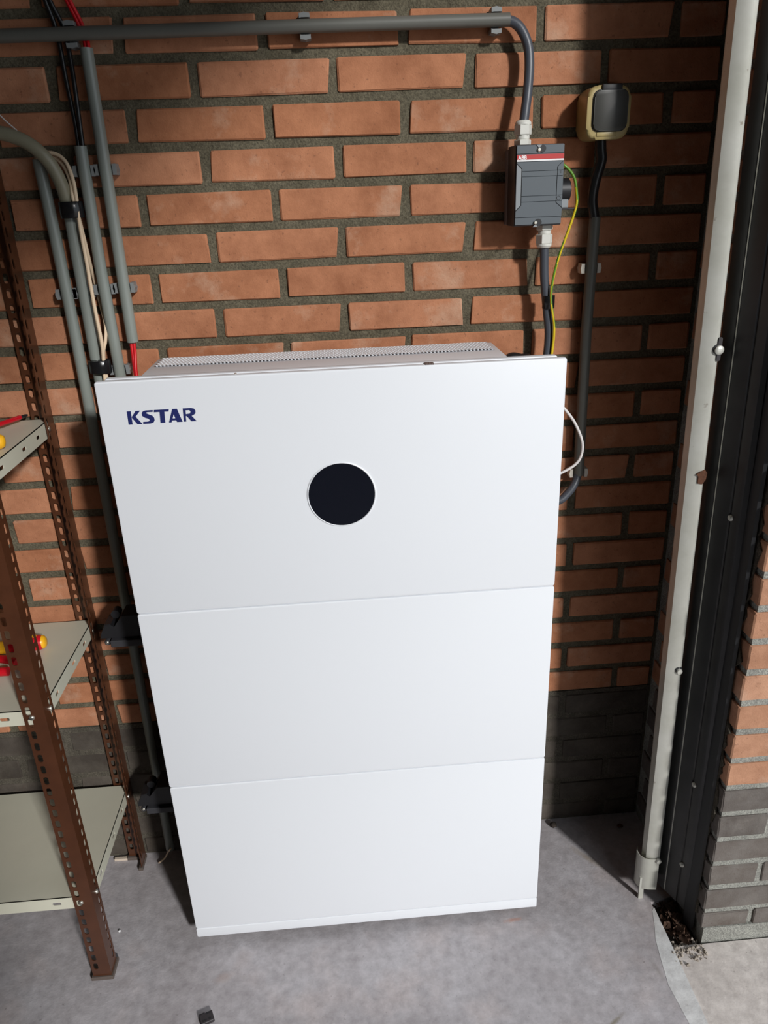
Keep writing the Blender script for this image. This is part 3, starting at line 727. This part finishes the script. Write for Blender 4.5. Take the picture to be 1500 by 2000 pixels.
def shelf(zt, h=0.029):
    L, D = SX1-SX0, SY1-SY0
    bm = bmesh.new()
    box(bm, SX0, SX1, SY0, SY1, zt-0.0014, zt, 0)
    pan = hpart('shelf', bm, M['shelf'])
    ex = [0.07, 0.22, 0.40, 0.58, L-0.065]; ey = [0.065, 0.16, D-0.065]
    bm = bmesh.new()
    zc = h*0.52
    def fl(O, U, Lg, lst):
        slotted(bm, O, (0, 0, -1), U, h, Lg, [(zc, v, 0.0032, 0.0080) for v in lst])
    fl((SX0, SY0, zt), (1, 0, 0), L, ex); fl((SX0, SY1, zt), (1, 0, 0), L, ex)
    fl((SX1, SY0, zt), (0, 1, 0), D, ey); fl((SX0, SY0, zt), (0, 1, 0), D, ey)
    solid(bm, 0.0012)
    build('shelf_rim', bm, M['shelf'], pan)
    for (x, y, ax, d) in ((RX-0.0225, RY, 'y', -1), (RX, RY+0.0235, 'x', 1), (RX, BY-0.0255, 'x', 1)):
        bm = bmesh.new()
        lathe(bm, [(0.0048, 0), (0.0046, d*0.0016), (0.0034, d*0.0030), (0.0014, d*0.0035)], (x, y, zt-0.0125), ax, 14)
        hpart('bolt', bm, M['screw'], 40)
        bm = bmesh.new()
        if ax == 'y': box(bm, x-0.0042, x+0.0042, y-0.0037, y-0.0030, zt-0.0130, zt-0.0118)
        else: box(bm, x+0.0030, x+0.0037, y-0.0006, y+0.0006, zt-0.0165, zt-0.0085)
        hpart('bolt_slot', bm, M['black'])
for z in (1.066, 0.648, 0.222): shelf(z)

# tools lying on the shelves
def screwdriver(name, p, d, label):
    """handle end cap at p, pointing along d"""
    d = Vector(d).normalized(); p = Vector(p)
    e = empty(name, p, label, 'screwdriver')
    q = Vector((0, 0, 1)).rotation_difference(d); e.rotation_mode = 'QUATERNION'; e.rotation_quaternion = q
    bm = bmesh.new(); lathe(bm, [(0.003, 0), (0.0088, 0.001), (0.0118, 0.0036), (0.0130, 0.0070)], (0, 0, 0), 'z', 20); build('end_cap', bm, M['tool_yellow'], e, 60)
    bm = bmesh.new(); lathe(bm, [(0.0130, 0.0070), (0.0145, 0.013), (0.0148, 0.030), (0.0125, 0.045), (0.0120, 0.060), (0.0118, 0.068)], (0, 0, 0), 'z', 20); build('handle', bm, M['tool_red'], e, 60)
    bm = bmesh.new(); lathe(bm, [(0.0118, 0.068), (0.0122, 0.072), (0.0118, 0.090), (0.0080, 0.102)], (0, 0, 0), 'z', 20); build('grip_collar', bm, M['tool_yellow'], e, 60)
    bm = bmesh.new(); lathe(bm, [(0.0042, 0.100), (0.0042, 0.185), (0.0036, 0.187)], (0, 0, 0), 'z', 12); build('shaft', bm, M['tool_red'], e, 60)
    bm = bmesh.new(); lathe(bm, [(0.0028, 0.186), (0.0028, 0.198), (0.0016, 0.204)], (0, 0, 0), 'z', 10); build('tip', bm, M['black'], e, 60)
    return e
s1 = screwdriver('screwdriver', (-0.280, -0.113, 0.6636), (-1, -0.10, -0.03), 'screwdriver with red handle and yellow end cap on the middle shelf')
bm = bmesh.new(); lathe(bm, [(0.0042, 0), (0.0042, -0.001), (0.0015, -0.001), (0.0015, 0)], (0, 0, 0), 'y', 16)
o = build('ring_mark', bm, M['tool_yellow'], s1); o.location = (0.0, 0.0152, 0.0185) ; o.rotation_euler = (math.radians(180), 0, 0)
o.location = (0.0152, 0, 0.0185); o.rotation_euler = (0, 0, math.radians(90))
screwdriver('screwdriver', (-0.334, -0.209, 1.0815), (0.36, 0.93, -0.025), 'red screwdriver with a black tip pointing to the wall on the top shelf')
e = empty('pliers', (-0.37, -0.175, 0.65), 'red handled pliers lying on the middle shelf in front of the screwdriver', 'pliers')
for s in (-1, 1):
    bm = bmesh.new()
    P = catmull([(0.058, s*0.014, 0.011), (0.03, s*0.020, 0.011), (-0.02, s*0.018, 0.011), (-0.06, s*0.008, 0.011), (-0.075, s*0.003, 0.011)], 6)
    tube(bm, P, 0.009, 10, rr=[0.0085-0.003*(i/len(P)) for i in range(len(P))])
    build('handle', bm, M['tool_red'], e, 60)
bm = bmesh.new(); prism(bm, [(-0.072, -0.010), (-0.072, 0.010), (-0.10, 0.009), (-0.13, 0.003), (-0.13, -0.003), (-0.10, -0.009)], 0.004, 0.015, 'z', bev=0.0015); build('jaws', bm, M['screw'], e)
e.rotation_euler = (0, 0, math.radians(-14))
bm = bmesh.new(); lathe(bm, [(0.002, -0.045), (0.0095, -0.043), (0.0125, -0.036), (0.0105, -0.012), (0.0125, 0.022), (0.0125, 0.034), (0.009, 0.041), (0.002, 0.043)], (0, 0, 0), 'x', 18)
o = build('yellow_grip', bm, M['tool_yellow'], None, 60); o.location = (-0.2745, -0.198, 1.0795); o.rotation_euler = (0, 0, math.radians(8))
tag(o, 'yellow plastic tool grip at the front of the top shelf', 'tool grip')

# ------------------------------------------------------------------ galvanised door track at the right
tr = empty('door_track', (0.91, -0.26, 0), 'tall galvanised garage door track with shaded angle beside the doorway pillar', 'rail')
LEAN = 0.018
def lean(bm, k=LEAN):
    for v in bm.verts: v.co.x -= k*v.co.z
def tpart(name, bm, m, smooth=30, k=LEAN): lean(bm, k); return keep(build(name, bm, m, None, smooth), tr)
T0, T1 = 0.055, 2.3
def sheet(pts, z0, z1, t):
    bm = bmesh.new()
    A = [bm.verts.new((p[0], p[1], z0)) for p in pts]; B_ = [bm.verts.new((p[0], p[1], z1)) for p in pts]
    for i in range(len(pts)-1): bm.faces.new((A[i], A[i+1], B_[i+1], B_[i]))
    bmesh.ops.recalc_face_normals(bm, faces=bm.faces)
    bmesh.ops.solidify(bm, geom=list(bm.faces), thickness=t); return bm
prof = [(0.892, -0.205), (0.8850, -0.209), (0.8815, -0.218), (0.8838, -0.2330), (0.8930, -0.2385), (0.9050, -0.2412), (0.9100, -0.2395), (0.9130, -0.2350), (0.9145, -0.2300), (0.9150, -0.2220)]
tpart('track', sheet(prof, T0, T1, 0.0015), M['galv'], 26)
prof2 = [(0.9170, -0.2200), (0.9205, -0.2330), (0.9240, -0.2440), (0.9265, -0.2460), (0.9300, -0.2560), (0.9375, -0.2740), (0.9405, -0.2745), (0.9430, -0.2900), (0.9455, -0.2960), (0.9520, -0.3000)]
tpart('angle', sheet(prof2, 0.03, T1, 0.0015), M['shaded_steel'], 25, 0.012)
bm = bmesh.new(); prism(bm, [(0.9232, -0.2438), (0.9245, -0.2476), (0.9258, -0.2470), (0.9246, -0.2436)], 0.03, T1, 'z'); tpart('ridge_highlight', bm, M['galv'], None, 0.012)  # pale strip added as the lit highlight along the ridge of the angle
bm = bmesh.new(); prism(bm, [(0.9455, -0.2975), (0.9500, -0.3200), (0.9555, -0.3220), (0.9555, -0.2975)], 0.0, T1, 'z'); tpart('rubber_seal', bm, M['rubber'], None, 0.006)
# foot sleeve wrapped around the lower end of the track
prof3 = [(0.876, -0.205), (0.8705, -0.216), (0.8715, -0.2285), (0.8790, -0.2390), (0.8900, -0.2425), (0.9080, -0.2450)]
tpart('foot_sleeve', sheet(prof3, 0.030, 0.115, 0.002), M['galv'], 50)
bm = bmesh.new(); box(bm, 0.874, 0.884, -0.238, -0.234, 0.0, 0.06); tpart('foot_strip', bm, M['galv'], None)
def bolt(x, y, z, r, name='bolt', m=None):
    bm = bmesh.new(); lathe(bm, [(r, 0.004), (r, -0.0012), (r*0.8, -0.0026), (r*0.3, -0.003)], (x, y, z), 'y', 14)
    keep(build(name, bm, m or M['galv'], None, 40), tr)
bolt(0.8885, -0.2440, 1.1755, 0.0072)
bm = bmesh.new(); lathe(bm, [(0.0082, 0.003), (0.0082, -0.0006)], (0.8878, -0.2415, 1.1765), 'y', 18); keep(build('bolt_recess', bm, M['rubber'], None, 40), tr)
bm = bmesh.new(); prism(bm, rrect(0.8865, 0.8925, 1.158, 1.195, 0.003, 4), -0.2430, -0.2400, 'y'); keep(build('slot', bm, M['abb_side'], None), tr)
bolt(0.8950, -0.2425, 0.5820, 0.0058)
bm = bmesh.new(); lathe(bm, [(0.0070, 0.003), (0.0070, -0.0006)], (0.8945, -0.2405, 0.5845), 'y', 18); keep(build('bolt_recess', bm, M['rubber'], None, 40), tr)
bolt(0.9040, -0.2460, 0.1120, 0.0056)
bm = bmesh.new(); prism(bm, [(-.006, -.010), (.002, -.012), (.007, -.004), (.008, .008), (.004, .013), (-.003, .011), (-.010, .006), (-.006, .002)], -0.2428, -0.2400, 'y')
for v in bm.verts: v.co += Vector((0.8885, 0, 0.9650))
keep(build('rust_hole', bm, M['rust'], None), tr)
for x, y, z in ((0.9290, -0.278, 0.905), (0.9365, -0.280, 0.345), (0.9375, -0.278, 0.135), (0.925, -0.262, 1.23)):
    bm = bmesh.new(); lathe(bm, [(0.0055, 0.006), (0.0055, -0.002), (0.004, -0.004)], (x, y, z), 'x', 12); keep(build('bolt', bm, M['galv'], None, 40), tr)

# dead leaves and grit collected at the foot of the track
def leaf_mesh(rn, s):
    bm = bmesh.new()
    n = 5; rows = []
    for i in range(n):
        t = i/(n-1); wd = s*rn.uniform(0.25, 0.55)*math.sin(math.pi*(0.08+0.86*t)); y = (t-0.5)*s*1.5; c = 0.35*s*(t-0.5)**2
        rows.append([bm.verts.new((-wd, y, c+abs(wd)*0.5)), bm.verts.new((0, y, c)), bm.verts.new((wd, y, c+abs(wd)*0.6))])
    for i in range(n-1):
        for k in range(2): bm.faces.new((rows[i][k], rows[i][k+1], rows[i+1][k+1], rows[i+1][k]))
    return bm
rn = random.Random(11)
bm = bmesh.new()
for i in range(70):
    b2 = leaf_mesh(rn, rn.uniform(0.006, 0.020))
    for v in b2.verts: v.co += Vector((rn.uniform(-1, 1), rn.uniform(-1, 1), rn.uniform(-1, 1)))*0.0022
    t = rn.random()
    p = Vector((0.897+0.048*rn.random()**0.8, -0.245-0.10*t, -0.016+rn.uniform(0, 0.016)))
    mt = Matrix.Translation(p) @ Matrix.Rotation(rn.uniform(0, 6.28), 4, 'Z') @ Matrix.Rotation(rn.uniform(-1.1, 1.1), 4, 'X') @ Matrix.Rotation(rn.uniform(-.6, .6), 4, 'Y')
    me = bpy.data.meshes.new('tmp'); b2.transform(mt); b2.to_mesh(me); b2.free(); bm.from_mesh(me); bpy.data.meshes.remove(me)
tag(build('leaf_litter', bm, M['leaf'], None, 60), 'brown dead leaves piled in the gap at the foot of the track', 'leaves', kind='stuff')
bm = bmesh.new()
for i in range(190):
    x = rn.uniform(0.893, 0.962); y = rn.gauss(-0.358, 0.016); r = 0.0010+0.0030*rn.random()**2.2
    if y > -0.33: r *= 0.6
    q = bmesh.ops.create_icosphere(bm, subdivisions=1, radius=r, matrix=Matrix.Translation((x, y, (-0.003 if y < -0.352 else -0.012)+r*0.5)))
    for v in q['verts']: v.co += Vector((rn.uniform(-1, 1), rn.uniform(-1, 1), rn.uniform(-1, 1)))*r*0.25
tag(build('gravel', bm, M['pebble'], None), 'pale grit and gravel scattered where the paving meets the pillar', 'gravel', kind='stuff')

# ------------------------------------------------------------------ small things on the floor
e = empty('plastic_connector', (-0.0210, -0.4120, 0), 'small black plastic connector lying on the concrete at the front edge', 'connector')
bm = bmesh.new(); box(bm, -0.0125, 0.0125, -0.010, 0.010, 0.0, 0.0075, 0.0008)
box(bm, -0.0125, -0.001, 0.0085, 0.0125, 0.001, 0.0065, 0.0005); build('body', bm, M['abb_side'], e)
bm = bmesh.new(); box(bm, -0.009, -0.001, -0.006, -0.003, 0.0073, 0.0079); box(bm, 0.003, 0.007, -0.006, -0.002, 0.0073, 0.0079); box(bm, 0.0005, 0.0095, 0.006, 0.0085, 0.0073, 0.0079); build('slot', bm, M['black'], e)
e.rotation_euler = (0, 0, math.radians(22))
def pebble(name, loc, r, m, label, cat, sc=(1, 1, .7)):
    bm = bmesh.new(); bmesh.ops.create_icosphere(bm, subdivisions=2, radius=r)
    k = random.Random(int(abs(loc[0])*1e4))
    for v in bm.verts:
        v.co = Vector((v.co.x*sc[0], v.co.y*sc[1], v.co.z*sc[2]))*(1+k.uniform(-.18, .18))
    o = build(name, bm, m, None, 80); o.location = (loc[0], loc[1], r*sc[2]*0.9); return tag(o, label, cat)
pebble('dark_lump', (0.7500, -0.022), 0.0080, M['soil'], 'small dark lump of dirt on the floor right of the white cabinet', 'dirt')
pebble('dark_lump', (0.9060, -0.040), 0.0058, M['rust'], 'small dark brown crumb on the shaded floor near the door track', 'dirt', (1.3, 1, .6))
pebble('white_speck', (-0.2340, -0.205), 0.0028, M['white_print'], 'tiny white chip on the floor between shelving and cabinet', 'chip')
bm = bmesh.new(); box(bm, -0.0225, 0.0225, -0.004, 0.004, 0, 0.006, 0.0008)
o = build('wood_offcut', bm, M['wood']); o.location = (-0.2700, -0.012, 0.0); tag(o, 'short pale strip of wood against the wall under the lowest shelf', 'offcut')
cable('cable_offcut', [(-0.186, -0.035, 0.004), (-0.172, -0.030, 0.012), (-0.160, -0.034, 0.034), (-0.150, -0.040, 0.050)], 0.002, M['cable_beige'], 'thin pale wire end sticking up beside the cabinet near the floor')
